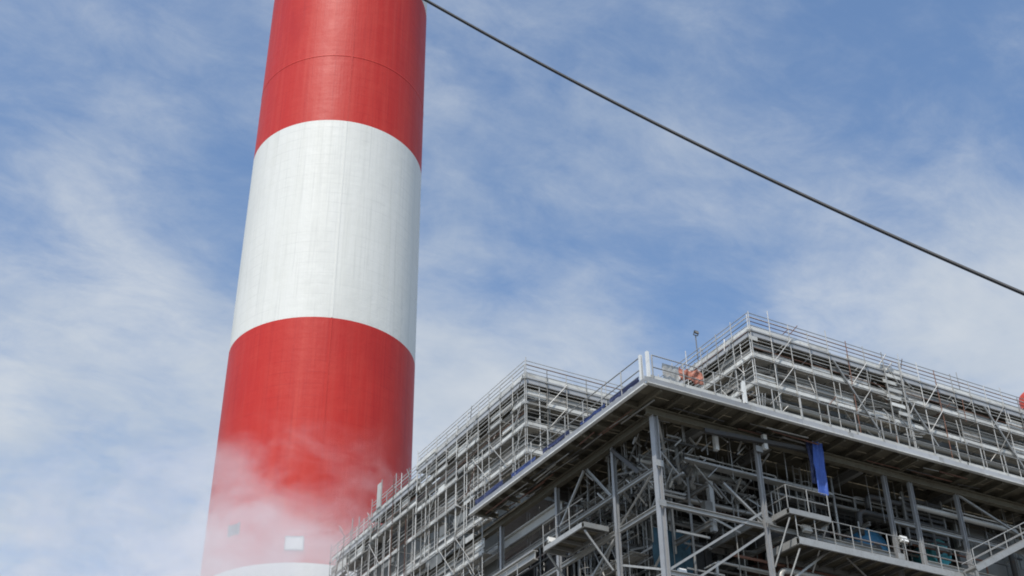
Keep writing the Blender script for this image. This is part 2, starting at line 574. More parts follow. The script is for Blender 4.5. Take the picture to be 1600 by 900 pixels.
# bracing: K and single diagonals in the outer bays
BR = [((4.95, 1.5, 25.45), (7.0, 1.5, 23.95)), ((1.5, 1.5, 20.75), (7.0, 1.5, 24.4)), ((3.1, 1.5, 20.7), (7.0, 1.5, 23.4)),
      ((1.5, 1.7, 20.8), (1.5, 5.0, 22.1)), ((1.5, 5.4, 23.6), (1.5, 8.4, 20.8)), ((1.5, 1.8, 25.75), (1.5, 5.0, 24.0)),
      ((7.4, 1.5, 20.8), (11.2, 1.5, 23.5)), ((15.2, 1.5, 20.8), (11.4, 1.5, 23.5)),
      ((20.5, 1.5, 20.8), (23.6, 1.5, 23.5)), ((26.8, 1.5, 20.8), (23.7, 1.5, 23.5)),
      ((20.5, 1.5, 28.0), (26.8, 1.5, 25.8)), ((1.5, 10.2, 20.8), (1.5, 5.5, 23.5)), ((1.5, 10.7, 23.6), (1.5, 16.0, 20.8)),
      ((4.2, 6.4, 27.9), (8.1, 6.4, 25.8)), ((8.3, 6.4, 27.9), (13.9, 6.4, 25.8)), ((14.2, 6.4, 25.8), (20.3, 6.4, 27.9)),
      ((4.3, 6.4, 23.4), (8.1, 6.4, 20.6)), ((20.6, 6.4, 27.9), (26.9, 6.4, 25.8)), ((1.7, 6.4, 25.3), (4.1, 6.4, 27.9)),
      ((1.5, 5.4, 25.5), (1.5, 7.6, 27.9)), ((1.5, 10.2, 25.8), (1.5, 7.8, 27.9)), ((4.2, 1.8, 27.8), (4.2, 6.2, 25.6)),
      ((8.2, 1.8, 27.8), (8.2, 6.2, 25.6)), ((1.6, 1.6, 27.9), (4.0, 4.0, 26.0))]
for a, b in BR:
    bar(bb, 'brace', a, b, .1, .1, 'galv', 'angle')
# gusset plates where braces meet the front columns
for u, v, z in ((7.2, 1.3, 24.0), (1.3, 1.33, 23.7), (1.3, 1.33, 25.6), (7.2, 1.3, 27.6), (15.3, 1.3, 23.7), (20.3, 1.3, 23.7)):
    bar(bb, 'gusset_plate', (u - .2, v, z), (u + .2, v, z), .02, .3, 'galv', 'box')

# upper platform: edge girders, joists, floor panels, guard rail
FZ0, FZ1 = 28.68, 28.96
fz = (FZ0 + FZ1) / 2
for k in range(12):
    u0 = -.06 + k * 3.0
    bar(bb, 'edge_girder', (u0, 0, fz + .006 * (k % 2)), (u0 + 2.985, 0, fz + .006 * (k % 2)), .12, FZ1 - FZ0, 'column' if k < 3 else 'fascia', 'channel')
    bar(bb, 'edge_lip', (u0, -.03, FZ0 - .03), (u0 + 2.98, -.03, FZ0 - .03), .2, .05, 'board', 'box')
    if k % 2 == 0:
        bar(bb, 'splice_plate', (u0 - .14, -.075, fz), (u0 + .14, -.075, fz), .02, .26, 'galv', 'box')
for k in range(6):
    v0 = .1 + k * 2.82
    bar(bb, 'edge_girder', (0, v0 + 2.805, fz), (0, v0, fz), .12, FZ1 - FZ0, 'column', 'channel')
    bar(bb, 'edge_lip', (-.03, v0 + 2.8, FZ0 - .03), (-.03, v0, FZ0 - .03), .2, .06, 'white', 'box')
bar(bb, 'edge_girder', (.1, 17.0, fz), (1.4, 17.0, fz), .12, FZ1 - FZ0, 'fascia', 'channel')
for k in range(30):
    u = .8 + k * 1.2
    bar(bb, 'joist', (u, .09, Z1 + .17), (u, 3.2, Z1 + .17), .12, .26, 'soffit', 'ibeam')
for k in range(13):
    v = 1.9 + k * 1.2
    bar(bb, 'joist', (.09, v, Z1 + .15), (3.2 if v < 12 else 1.35, v, Z1 + .15), .12, .26, 'soffit', 'ibeam')
for k in range(36):
    for j in range(4):
        u0, v0 = .08 + k * 1.0, .08 + j * 1.0
        box(bb, 'floor_panel', (u0 + .012, v0 + .012, Z1 + .31 + .01 * ((k + j) % 2)), (u0 + .988, v0 + .988, Z1 + .37), 'soffit')
for k in range(13):
    for j in range(4):
        if k >= 9 and j >= 1:
            continue
        u0, v0 = .08 + j * 1.0, 4.08 + k * 1.0
        box(bb, 'floor_panel', (u0 + .012, v0 + .012, Z1 + .31 + .01 * ((k + j) % 2)), (u0 + .988, v0 + .988, Z1 + .37), 'soffit')
box(bb, 'floor_slab', (4.1, 4.1, Z1 + .05), (34, 12.3, Z1 + .4), 'soffit')


def guard(parent, a, b, h=1.2, step=1.5, m='galv', thick=.045, mids=(0.5,), post='rail_post', rail='guard_rail', first=True):
    a, b = Vector(a), Vector(b)
    n = max(1, round((b - a).length / step))
    for i in range(0 if first else 1, n + 1):
        p = a.lerp(b, i / n)
        pole(parent, post, p, p + Vector((0, 0, h)), thick * 1.15, m)
    for f in (1.0,) + tuple(mids):
        z = Vector((0, 0, h * f))
        pole(parent, rail, a + z, b + z, thick, m)


guard(bb, (0.35, 0, Z2), (35, 0, Z2), 1.2, 1.75, 'galv', .055, (.48,))
guard(bb, (0, 0.35, Z2), (0, 17, Z2), 1.2, 1.7, 'galv', .055, (.48,))
bar(bb, 'corner_post', (.12, .02, Z2), (.12, .02, Z2 + 1.32), .13, .13, 'white', 'box')
bar(bb, 'corner_post', (.02, .42, Z2), (.02, .42, Z2 + 1.3), .13, .13, 'white', 'box')
bar(bb, 'corner_post', (5.55, 0, Z2), (5.55, 0, Z2 + 1.15), .15, .15, 'white', 'box')
for a, b in (((.2, 0), (5.4, 0)), ((5.7, 0), (12, 0)), ((12.1, 0), (20, 0)), ((20.1, 0), (30, 0))):
    bar(bb, 'toe_plate', (a[0], .08, Z2 + .1), (b[0], .08, Z2 + .1), .02, .2, 'board', 'box')

# heavy pale crane beam under the left side of the platform, and a second one lower down
bar(bb, 'crane_beam', (2.1, 10.9, 27.3), (2.1, 24, 27.3), .35, .62, 'lag', 'ibeam')
bar(bb, 'crane_beam', (1.1, 12.0, 24.9), (1.1, 30, 24.9), .3, .5, 'lag', 'ibeam')

# dark boiler casing behind the frame: panels between horizontal buckstays
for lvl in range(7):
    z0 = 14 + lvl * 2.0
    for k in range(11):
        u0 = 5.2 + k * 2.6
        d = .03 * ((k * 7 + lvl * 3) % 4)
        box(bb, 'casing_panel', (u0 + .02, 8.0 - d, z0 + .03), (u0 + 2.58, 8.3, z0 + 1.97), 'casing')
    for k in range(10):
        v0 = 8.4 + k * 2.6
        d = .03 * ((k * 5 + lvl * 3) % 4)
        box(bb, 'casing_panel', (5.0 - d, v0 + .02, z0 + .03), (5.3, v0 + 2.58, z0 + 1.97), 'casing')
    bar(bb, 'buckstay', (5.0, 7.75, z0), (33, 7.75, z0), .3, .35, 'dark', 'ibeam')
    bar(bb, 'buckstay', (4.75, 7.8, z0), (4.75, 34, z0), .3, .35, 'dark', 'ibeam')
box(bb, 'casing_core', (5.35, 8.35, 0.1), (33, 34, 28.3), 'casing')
# blue-grey clad cabin at the right
for k in range(6):
    for j in range(4):
        box(bb, 'clad_panel', (21.4 + k * 1.15, 3.0 - .02 * ((k + j) % 2), 20.2 + j * 1.75), (21.4 + k * 1.15 + 1.12, 3.2, 20.2 + j * 1.75 + 1.72), 'clad')

# louvres between two of the columns
for k in range(9):
    z = 25.2 + k * .3
    bar(bb, 'louvre_slat', (17.35, 2.4, z), (20.0, 2.4, z), .03, .26, 'dark' if k % 3 else 'steel', 'box', (0, .6, 1))
for u in (17.3, 20.05):
    bar(bb, 'louvre_frame', (u, 2.4, 25.0), (u, 2.4, 27.9), .1, .12, 'steel', 'box')

# pipe runs, trays, hangers and ladders inside the frame
rp = random.Random(21)
for i in range(60):
    v = rp.uniform(2.0, 7.0)
    z = rp.choice([27.6, 27.2, 26.9, 26.3, 25.2, 24.6, 22.8, 22.2, 21.4, 20.0, 19.2]) + rp.uniform(-.15, .15)
    r = rp.choice([.025, .035, .05, .07, .09, .15])
    u0 = rp.uniform(1.8, 18)
    u1 = u0 + rp.uniform(3, 12)
    pts = [(u0, v, z), (u1, v, z)]
    q = rp.random()
    if q < .45:
        pts.append((u1, v, z - rp.uniform(1.5, 6)))
    elif q < .7:
        pts.append((u1, v + rp.uniform(.8, 2), z))
    if rp.random() < .4:
        pts.insert(0, (u0, v, z + rp.uniform(-3, .6)))
    sweep('pipe', pts, r, rp.choice(['pipe', 'lag', 'steel', 'dark', 'rust', 'pipe']), bb, 8, r * 3)
for i in range(44):
    u = rp.uniform(1.8, 4.6)
    z = rp.choice([27.5, 27.1, 26.2, 25.0, 24.4, 22.6, 21.6]) + rp.uniform(-.15, .15)
    r = rp.choice([.025, .035, .05, .07, .1])
    v0 = rp.uniform(2, 14)
    v1 = v0 + rp.uniform(3, 9)
    pts = [(u, v0, z), (u, v1, z)]
    if rp.random() < .5:
        pts.insert(0, (u, v0, z - rp.uniform(1, 5)))
    sweep('pipe', pts, r, rp.choice(['pipe', 'lag', 'steel', 'steel']), bb, 8, r * 3)
for i in range(60):
    u, v = rp.uniform(2, 30), rp.uniform(2.0, 7)
    if i % 3 == 0:
        u, v = rp.uniform(1.9, 4.5), rp.uniform(2, 16)
    z = rp.uniform(18, 24)
    r = rp.choice([.025, .03, .04, .06])
    sweep('riser_pipe', [(u, v, z), (u, v, rp.uniform(25.5, 28.3))], r, rp.choice(['pipe', 'lag', 'galv', 'steel']), bb, 8)
for i in range(200):
    u, v = rp.uniform(1.8, 30), rp.uniform(1.8, 7.5)
    if i % 3 == 0:
        u, v = rp.uniform(1.9, 4.8), rp.uniform(1.8, 15)
    pole(bb, 'hanger_rod', (u, v, rp.uniform(25.2, 27.4)), (u, v, 28.3), .035, rp.choice(['galv', 'steel']))
for i in range(220):
    u, v, z = rp.uniform(1.8, 29), rp.uniform(2.0, 7.2), rp.uniform(19, 27.8)
    if i % 3 == 0:
        u, v = rp.uniform(1.9, 4.6), rp.uniform(2, 15)
    a = rp.random() < .5
    L = rp.uniform(.8, 2.6)
    bar(bb, 'support_strut', (u, v, z), (u + (L if a else 0), v + (0 if a else L), z + rp.choice([0, 0, 0, .7, -.7])), rp.uniform(.04, .1), rp.uniform(.04, .1),
        rp.choice(['galv', 'steel', 'dark', 'lag', 'steel']), rp.choice(['angle', 'channel', 'box']))
for i in range(10):
    v, z, u0 = rp.uniform(2, 6), rp.choice([27.9, 26.6, 24.9, 21.8]), rp.uniform(2, 18)
    t = bar(bb, 'cable_tray', (u0, v, z), (u0 + rp.uniform(4, 9), v, z), .45, .1, 'galv', 'channel')
for i in range(40):
    u, v, z = rp.uniform(2, 28), rp.uniform(2.4, 6.5), rp.uniform(20.5, 27)
    s = rp.uniform(.12, .45)
    box(bb, 'equipment_box', (u, v, z), (u + s, v + s * .7, z + s * 1.2), rp.choice(['steel', 'lag', 'dark', 'clad', 'rust', 'greenp']))
# added near-black hopper shapes that stand in for deep shade inside the frame
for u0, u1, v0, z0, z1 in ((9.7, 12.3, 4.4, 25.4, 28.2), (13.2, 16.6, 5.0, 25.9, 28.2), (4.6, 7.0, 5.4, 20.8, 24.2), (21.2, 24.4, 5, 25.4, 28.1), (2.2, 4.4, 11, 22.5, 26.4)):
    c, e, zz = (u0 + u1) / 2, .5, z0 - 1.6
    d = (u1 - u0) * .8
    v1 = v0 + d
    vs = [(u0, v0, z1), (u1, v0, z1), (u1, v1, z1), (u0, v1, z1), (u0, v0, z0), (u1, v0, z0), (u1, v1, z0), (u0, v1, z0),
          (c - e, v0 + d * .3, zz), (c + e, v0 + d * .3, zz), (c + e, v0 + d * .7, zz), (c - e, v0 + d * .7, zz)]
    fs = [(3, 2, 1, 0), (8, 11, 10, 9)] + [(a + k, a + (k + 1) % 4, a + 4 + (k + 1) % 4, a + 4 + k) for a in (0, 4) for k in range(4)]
    blk = mesh_obj('shade_block', vs, [f[::-1] for f in fs], 'casing', bb)
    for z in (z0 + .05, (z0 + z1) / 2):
        under(bar(bb, 'shade_block_rib', (u0 - .05, v0 - .06, z), (u1 + .05, v0 - .06, z), .1, .14, 'dark', 'channel'), blk)
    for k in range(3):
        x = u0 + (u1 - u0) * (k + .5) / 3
        under(bar(bb, 'shade_block_rib', (x, v0 - .05, z0), (x, v0 - .05, z1), .1, .08, 'dark', 'box'), blk)
# rusty ducting low behind the balcony
sweep('rusty_duct', [(9.6, 2.8, 18), (9.6, 2.8, 22.4), (9.6, 6.5, 23.4)], .55, 'rust', bb, 12, .8)
sweep('rusty_duct', [(11.5, 2.2, 21.6), (17.5, 2.2, 21.9)], .35, 'rust', bb, 12)
sweep('round_duct', [(9.0, 4.6, 24.8), (13.6, 4.6, 25.4), (13.6, 7.9, 25.6)], .75, 'dark', bb, 14, .9)
sweep('round_duct', [(2.8, 4.4, 27.2), (6.8, 4.4, 27.2), (6.8, 7.8, 26.6)], .5, 'pipe', bb, 14, .8)


bar(bb, 'hanger_post', (5.1, 1.9, 28.4), (5.1, 1.9, 27.3), .2, .2, 'white', 'box')
bar(bb, 'hanger_post', (7.5, 1.22, 28.35), (7.5, 1.22, 27.6), .2, .2, 'white', 'box')
bar(bb, 'hanger_post', (5.35, 3, 26.2), (5.35, 3, 23.7), .24, .24, 'lag', 'channel', (1, 0, 0))
bar(bb, 'dark_rafter', (3.9, 1.2, 27.75), (10.2, 1.2, 28.15), .2, .2, 'dark', 'channel')
bar(bb, 'dark_rafter', (1.45, 5.2, 27.9), (1.45, 3.1, 25.9), .16, .18, 'dark', 'channel')
rk = random.Random(77)
for i in range(290):                       # short ends, clamps and struts crowded under the platform corner
    u, v = rk.uniform(1.6, 7.5), rk.uniform(1.7, 6.5)
    if i % 3 == 0:
        u, v = rk.uniform(1.6, 4.0), rk.uniform(2, 10)
    z = rk.uniform(25.3, 28.2)
    L = rk.uniform(.3, 1.5)
    dx, dy, dz = rk.choice([(1, 0, 0), (0, 1, 0), (0, 0, 1), (.7, 0, .7), (0, .7, .7), (.7, 0, -.7), (0, .7, -.7)])
    bar(bb, 'pipe_support', (u, v, z), (u + dx * L, v + dy * L, z + dz * L), rk.uniform(.03, .09), rk.uniform(.03, .09),
        rk.choice(['galv', 'steel', 'dark', 'lag', 'steel', 'galv']), rk.choice(['angle', 'channel', 'box', 'tube']))
for i in range(60):                        # conduits and clips along the underside
    a = i % 2
    u = rk.uniform(.3, 26) if a else rk.uniform(.25, 1.3)
    v = rk.uniform(.25, 2.4) if a else rk.uniform(.5, 15)
    L = rk.uniform(.6, 3)
    pole(bb, 'conduit', (u, v, Z1 + .02 - rk.uniform(0, .12)), (u + L * a, v + L * (1 - a), Z1 + .02 - rk.uniform(0, .1)), rk.uniform(.03, .08), rk.choice(['steel', 'dark', 'rust', 'galv']))

# ---- upper boiler house above the platform (set back), with soffits, headers and roof
def band_wall(u0, v0, u1, v1, inset, z0, z1, m, nrm, step=1.2):
    """cladding sheets along a face from (u0,v0) to (u1,v1), set back by inset"""
    a, b = Vector((u0, v0, 0)), Vector((u1, v1, 0))
    n = max(1, round((b - a).length / step))
    d = (b - a) / n
    nv = Vector((nrm[0], nrm[1], 0))
    for i in range(n):
        p = a + d * i - nv * (inset - .02 * (i % 2))
        q = p + d * .985
        bar(bb, 'upper_panel', (p.x, p.y, (z0 + z1) / 2), (q.x, q.y, (z0 + z1) / 2), .06, z1 - z0, m, 'box')


ROOF = 35.65
ROOFL = 35.35          # the left wing is a little lower
FACES = [((9.1, 3.0), (36, 3.0), (0, -1)), ((9.1, 12.5), (9.1, 3.0), (-1, 0)), ((1.0, 12.5), (9.1, 12.5), (0, -1)), ((1.0, 26.0), (1.0, 12.5), (-1, 0)), ((1.0, 33.0), (1.0, 26.0), (-1, 0)), ((1.0, 39.0), (1.0, 33.0), (-1, 0))]
for fi, (a, b, n) in enumerate(FACES):
    rz = (ROOF, ROOF, ROOFL, ROOFL, ROOF - 1.0, ROOF - 1.75)[fi]
    d = Vector((b[0] - a[0], b[1] - a[1], 0)).normalized()
    nv = Vector((n[0], n[1], 0))
    A, B = Vector((a[0], a[1], 0)), Vector((b[0], b[1], 0))
    lo = 29.0 if fi < 4 else 14
    # wall sheets, three tiers
    zz = lo
    ts = []
    while zz < rz - .6:
        t = min(zz + 2.15, rz - .5)
        ts.append((zz, t))
        zz = t
    for (s, t) in ts:
        band_wall(a[0], a[1], b[0], b[1], 1.55, s + .02, t - .02, 'clad', n, 2.4)
    # roof edge girder and overhanging soffit
    e0, e1 = (A, B)
    bar(bb, 'roof_girder', e0 + Vector((0, 0, rz - .2)), e1 + Vector((0, 0, rz - .2)), .12, .4, 'fascia', 'box')
    L = (B - A).length
    k = int(L / 1.2)
    for i in range(k):
        p = A.lerp(B, (i + .02) / k)
        q = A.lerp(B, (i + .98) / k)
        c = -nv * .82
        bar(bb, 'soffit_panel', p + c + Vector((0, 0, rz - .3 - .012 * (i % 2))), q + c + Vector((0, 0, rz - .3 - .012 * (i % 2))), 1.45, .05, 'soffit', 'box')
    # insulated header pipe below the soffit
    off = -nv * .55
    if fi in (0, 1):
        pass
    # wall girts
    for z in (lo + 1.3, lo + 3.6, 33.3):
        if True:
            bar(bb, 'girt', A - nv * 1.38 + Vector((0, 0, z)), B - nv * 1.38 + Vector((0, 0, z)), .18, .22, 'steel', 'channel')
sweep('header_pipe', [(9.65, 12.3, 34.35), (9.65, 3.55, 34.35), (36, 3.55, 34.35)], .2, 'lag', bb, 14, .7)
sweep('header_pipe', [(1.55, 38.5, 33.0), (1.55, 13.05, 34.25), (8.9, 13.05, 34.25)], .2, 'lag', bb, 14, .7)
sweep('header_pipe', [(9.75, 12.3, 33.75), (9.75, 3.7, 33.75), (36, 3.7, 33.75)], .14, 'lag', bb, 10, .5)
sweep('header_pipe', [(9.8, 12.3, 32.05), (9.8, 3.75, 32.05), (36, 3.75, 32.05)], .16, 'lag', bb, 10, .5)
box(bb, 'roof_slab', (9.25, 3.15, ROOF - .26), (36, 39, ROOF - .03), 'steel')
for k in range(4):
    for j in range(5):
        box(bb, 'upper_panel', (2.5 - .02 * (k % 2), 18.4 + k * 1.9, 14 + j * 3.0), (2.56, 20.28 + k * 1.9, 16.96 + j * 3.0), 'clad')
box(bb, 'roof_slab', (1.15, 12.65, ROOFL - .27), (8.95, 26, ROOFL - .04), 'steel')


# ------------------------------------------------------------------ scaffolds
def scaffold(root, runs, bay, lifts, top, base, inner=0.95, seed=1, over=1.1, pdia=.05, np_=3):
    """tube scaffold round a chain of (a, b, outward normal) runs; parts: standard, ledger, transom, plank, toe_board, guard_rail, brace"""
    rs = random.Random(seed)
    pick = lambda: rs.choice(['tubes', 'tubes', 'tubes', 'tubes', 'galv', 'steel', 'lag', 'rust' if rs.random() < .4 else 'tubes'])
    for a, b, n in runs:
        A, B, nv = Vector((*a, 0)), Vector((*b, 0)), Vector((*n, 0))
        L = (B - A).length
        nb = max(1, round(L / (bay * .72)))
        Z = lambda z: Vector((0, 0, z))
        for i in range(nb + 1):
            p = A.lerp(B, i / nb) + nv * .08
            jig = Vector((rs.uniform(-.03, .03), rs.uniform(-.03, .03), 0))
            pole(root, 'standard', p + Z(base), p + jig + Z(top + over + rs.uniform(-.25, .35)), pdia, pick())
            for z in lifts:
                bar(root, 'coupler', p + nv * .03 + Z(z - .17), p + nv * .03 + Z(z - .06), .11, .12, 'galv', 'box', (0, 1, 0))
            q = p - nv * inner
            if i % 2 == 0:
                pole(root, 'standard', q + Z(base), q + Z(top - .45), pdia, pick())
        for k, z in enumerate(lifts):
            pole(root, 'ledger', A + nv * .08 + Z(z - .12), B + nv * .08 + Z(z - .12), pdia, pick())
            last = k == len(lifts) - 1
            for f in (.27, .5, .78, 1.0):
                pole(root, 'guard_rail', A + nv * .02 + Z(z + f), B + nv * .02 + Z(z + f), pdia * .9, pick())
            if last:
                pole(root, 'guard_rail', A + nv * .02 + Z(z + .75), B + nv * .02 + Z(z + .75), pdia * .9, pick())
            for i in range(nb):
                p, q = A.lerp(B, (i + .01) / nb), A.lerp(B, (i + .99) / nb)
                if not last:
                    for j in range(np_):
                        o = -nv * (.12 + j * .27)
                        if rs.random() < .08:
                            continue
                        bar(root, 'plank', p + o + Z(z + rs.uniform(-.008, .008)), q + o + Z(z + rs.uniform(-.008, .008)), .24, .05, 'plank', 'box')
                if rs.random() < .9:
                    bar(root, 'toe_board', p + Z(z + .13), q + Z(z + .13 + rs.uniform(-.02, .02)), .04, rs.choice([.18, .2, .22]), 'board', 'box')
                if not last and rs.random() < .92:
                    h = rs.choice([.22, .3, .42, .5])
                    zz = z + .2 + rs.uniform(.1, .5)
                    bar(root, 'guard_board', p - nv * .03 + Z(zz), q - nv * .03 + Z(zz + rs.uniform(-.03, .03)), .03, h, rs.choice(['board', 'clad', 'clad', 'plank']), 'box')
                if not last and rs.random() < .5:
                    h = rs.uniform(.1, .3)
                    bar(root, 'guard_board', p - nv * (inner - .1) + Z(z + .5), q - nv * (inner - .1) + Z(z + .5), .03, h, 'board', 'box')
                if not last and i % 4 == 1:
                    pole(root, 'brace', p + nv * .14 + Z(z), q + nv * .14 + Z(z + 1.6), pdia, pick())
                if i % 2 == 0:
                    pole(root, 'transom', p + nv * .12 + Z(z - .06), p - nv * (inner + .1) + Z(z - .06), pdia, pick())


Lifts = [32.45, 34.05, ROOF]
sc1 = bempty('scaffold', 9.1, 3.0, 29.0, 'grey tube scaffold wrapped round the high right-hand boiler house above the platform', 'scaffold')
off1 = Matrix.Translation((-9.1, -3.0, -29.0))
sc2 = bempty('scaffold', 1.0, 12.5, 29.0, 'grey tube scaffold covering the long left wall towards the chimney foot', 'scaffold')
off2 = Matrix.Translation((-1.0, -12.5, -29.0))


def shifted(root, off, fn):
    """build parts in building coordinates under a temporary offset of the root"""
    before = set(root.children)
    fn()
    for c in root.children:
        if c not in before:
            c.matrix_basis = off @ c.matrix_basis


shifted(sc1, off1, lambda: scaffold(sc1, [((9.1, 3.0), (33.1, 3.0), (0, -1)), ((9.1, 12.4), (9.1, 3.0), (-1, 0))], 1.9, Lifts, ROOF, 29.0, seed=3))


def sc1_extra():
    for u, w in ((14.65, 2.4), (19.1, 2.3), (26.0, 2.2), (31, 2.3)):
        bar(sc1, 'brace', (u, 2.9, 35.2), (u + w, 2.86, 31.6), .09, .09, 'galv', 'box')
    for u in (11.2, 13.2, 16.4, 23.4, 25.0):
        pole(sc1, 'knee_brace', (u, 2.9, 35.2), (u - .7, 3.8, 34.3), .06)
    # hoist bay with a tangle of short tubes half way along
    rq = random.Random(5)
    for i in range(26):
        u, z = 18.4 + rq.uniform(-.7, 1.3), rq.uniform(31.5, 36.0)
        a = rq.choice([(0, 1.2), (.9, .1), (.8, -.9), (.6, .8), (1.1, 0)])
        pole(sc1, 'hoist_tube', (u, 2.82 + rq.uniform(-.1, .5), z), (u + a[0], 2.82, z + a[1]), .06, rq.choice(['galv', 'lag', 'galv']))
    for u in (18.3, 19.5):
        pole(sc1, 'hoist_tube', (u, 2.78, 29.1), (u, 2.78, 36.3), .075)
    for i in range(6):
        p = 18.9 + rq.uniform(-.4, .5)
        bar(sc1, 'hoist_board', (p - .5, 2.8, 33 + i * .45), (p + .5, 2.8, 33 + i * .45), .04, .2, 'board', 'box')
    for i in range(70):
        u, z = 9.2 + rq.uniform(0, 23), rq.uniform(30, 36.2)
        a = rq.choice([(0, .9), (.9, .15), (.7, -.7), (.5, .6), (1.4, .1), (0, 1.4)])
        pole(sc1, 'loose_tube', (u, 2.8 + rq.uniform(-.1, .7), z), (u + a[0], 2.8 + rq.uniform(-.1, .6), z + a[1]), .045, rq.choice(['tubes', 'lag', 'galv', 'rust']))
    for i in range(30):
        v, z = 3.2 + rq.uniform(0, 9), rq.uniform(31, 36.2)
        pole(sc1, 'loose_tube', (8.95, v, z), (8.95 + rq.uniform(-.1, .6), v + rq.uniform(-.8, .8), z + rq.uniform(.2, 1)), .045, rq.choice(['tubes', 'lag', 'galv']))
    box(sc1, 'corner_board', (8.95, 2.92, 34.98), (9.5, 2.96, 35.22), 'board')


shifted(sc1, off1, sc1_extra)
LiftsL = [20.4, 22.4, 24.4, 26.4, 28.4, 30.4, 32.4]
shifted(sc2, off2, lambda: scaffold(sc2, [((1.0, 26.0), (1.0, 12.5), (-1, 0)), ((1.0, 12.5), (8.9, 12.5), (0, -1))], 1.9, [30.8, 32.4, 33.8, ROOFL], ROOFL, 29.0, seed=11, over=.85))
shifted(sc2, off2, lambda: (scaffold(sc2, [((1.0, 33.0), (1.0, 26.1), (-1, 0))], 1.55, [33.0, ROOF - 1.0], ROOF - 1.0, 13.0, seed=13), scaffold(sc2, [((1.0, 40.0), (1.0, 33.1), (-1, 0))], 1.55, [32.6, ROOF - 1.75], ROOF - 1.75, 13.0, seed=14)))
shifted(sc2, off2, lambda: scaffold(sc2, [((1.0, 40.0), (1.0, 17.3), (-1, 0))], 1.55, [22.8, 24.8, 26.8, 28.8, 30.8], 31.5, 13.0, seed=17, np_=2))


def sc2_extra():
    rq = random.Random(9)
    for i in range(12):
        v = 14.5 + i * 2.1
        z = rq.choice([22.8, 24.8, 26.8, 28.8, 30.8])
        if v < 17.5 and z < 29:
            z = 30.8
        pole(sc2, 'brace', (.88, v, z), (.88, v + 1.9, z + 2.0), .06)
    for v, h in ((31.6, 2.2), (32.3, 1.5), (29.3, 1.7), (35.2, 1.6), (25.6, 1.3), (36.4, 1.9), (33.6, 1.2)):
        pole(sc2, 'tall_standard', (.95, v, 33.5), (.95, v, (34.6 if v < 33 else 33.9) + h), .065)
    box(sc2, 'stacked_boards', (.9, 23.6, ROOFL + .1), (1.6, 26.2, ROOFL + .32), 'board')
    bar(sc2, 'stacked_boards', (.9, 31.9, 34.9), (.9, 31.9, 36.6), .5, .06, 'board', 'box', (1, 0, 0))
    for i in range(120):
        v, z = rq.uniform(13, 39.5), rq.uniform(23, 35.6)
        if v < 17.5 and z < 29.5:
            continue
        pole(sc2, 'loose_tube', (.85 + rq.uniform(-.1, .7), v, z), (.85 + rq.uniform(-.1, .6), v + rq.uniform(-1.2, 1.2), z + rq.uniform(.1, 1.4)), .045, rq.choice(['tubes', 'lag', 'galv', 'tubes', 'rust']))
    for i in range(24):
        v, z = rq.uniform(14, 38), rq.uniform(24, 33)
        if v < 17.5 and z < 30:
            continue
        bar(sc2, 'loose_sheet', (.95, v, z), (.95, v + rq.uniform(.8, 1.9), z), .03, rq.uniform(.3, .8), rq.choice(['board', 'clad', 'clad', 'plank']), 'box')


shifted(sc2, off2, sc2_extra)

# scaffold standing inside the frame, behind the left-hand columns
sc3 = bempty('scaffold', 2.6, 6.0, 20.0, 'small birdcage scaffold inside the frame under the left platform', 'scaffold')
for i in range(3):
    for j in range(5):
        pole(sc3, 'standard', (i * .9, j * 1.1, -2), (i * .9, j * 1.1, 7.4 - .4 * ((i + j) % 3)), .055)
for z in (1.2, 3.1, 5.0, 6.8):
    for i in range(3):
        pole(sc3, 'ledger', (i * .9, -.3, z), (i * .9, 4.8, z), .055)
    for j in range(5):
        pole(sc3, 'transom', (-.3, j * 1.1, z + .06), (2.2, j * 1.1, z + .06), .055)
    for k in range(4):
        bar(sc3, 'plank', (.1 + k * .27, -.2, z + .14), (.1 + k * .27, 4.6, z + .14), .24, .04, 'plank', 'box')
for j in range(3):
    pole(sc3, 'brace', (-.05, j * 1.3, 1.2), (-.05, j * 1.3 + 1.9, 5.0), .055)


# ------------------------------------------------------------------ access landings
def landing(u0, u1, v0, v1, z, label, edge=.3, m='galv', rails='ulr', knee=None, name='access_landing', group=None):
    t = bempty(name, u0, v0, z, label, 'platform', group)
    W_, D_ = u1 - u0, v1 - v0
    for a, b in (((0, 0), (W_, 0)), ((W_, .09), (W_, D_)), ((W_ - .09, D_), (0, D_)), ((0, D_ - .09), (0, .09))):
        bar(t, 'edge_beam', (*a, -edge / 2), (*b, -edge / 2), .1, edge, m, 'channel')
    long_u = W_ >= D_
    n = max(2, round((W_ if long_u else D_) / .9))
    for i in range(n):
        s, e = i / n, (i + .975) / n
        if long_u:
            box(t, 'floor_panel', (.06 + s * (W_ - .12), .06, -.06), (.06 + e * (W_ - .12), D_ - .06, -.015 + .006 * (i % 2)), 'soffit')
            bar(t, 'joist', (s * W_ + .3, .06, -.15), (s * W_ + .3, D_ - .06, -.15), .08, .16, 'steel', 'channel')
        else:
            box(t, 'floor_panel', (.06, .06 + s * (D_ - .12), -.06), (W_ - .06, .06 + e * (D_ - .12), -.015 + .006 * (i % 2)), 'soffit')
            bar(t, 'joist', (.06, s * D_ + .3, -.15), (W_ - .06, s * D_ + .3, -.15), .08, .16, 'steel', 'channel')
    if 'u' in rails:
        guard(t, (0, 0, 0), (W_, 0, 0), 1.15, 1.1)
    if 'l' in rails:
        guard(t, (0, 0, 0), (0, D_, 0), 1.15, 1.1, first=False)
    if 'r' in rails:
        guard(t, (W_, 0, 0), (W_, D_, 0), 1.15, 1.1, first=False)
    for a, b in knee or ():
        bar(t, 'knee_brace', a, b, .08, .08, 'galv', 'angle')
    return t


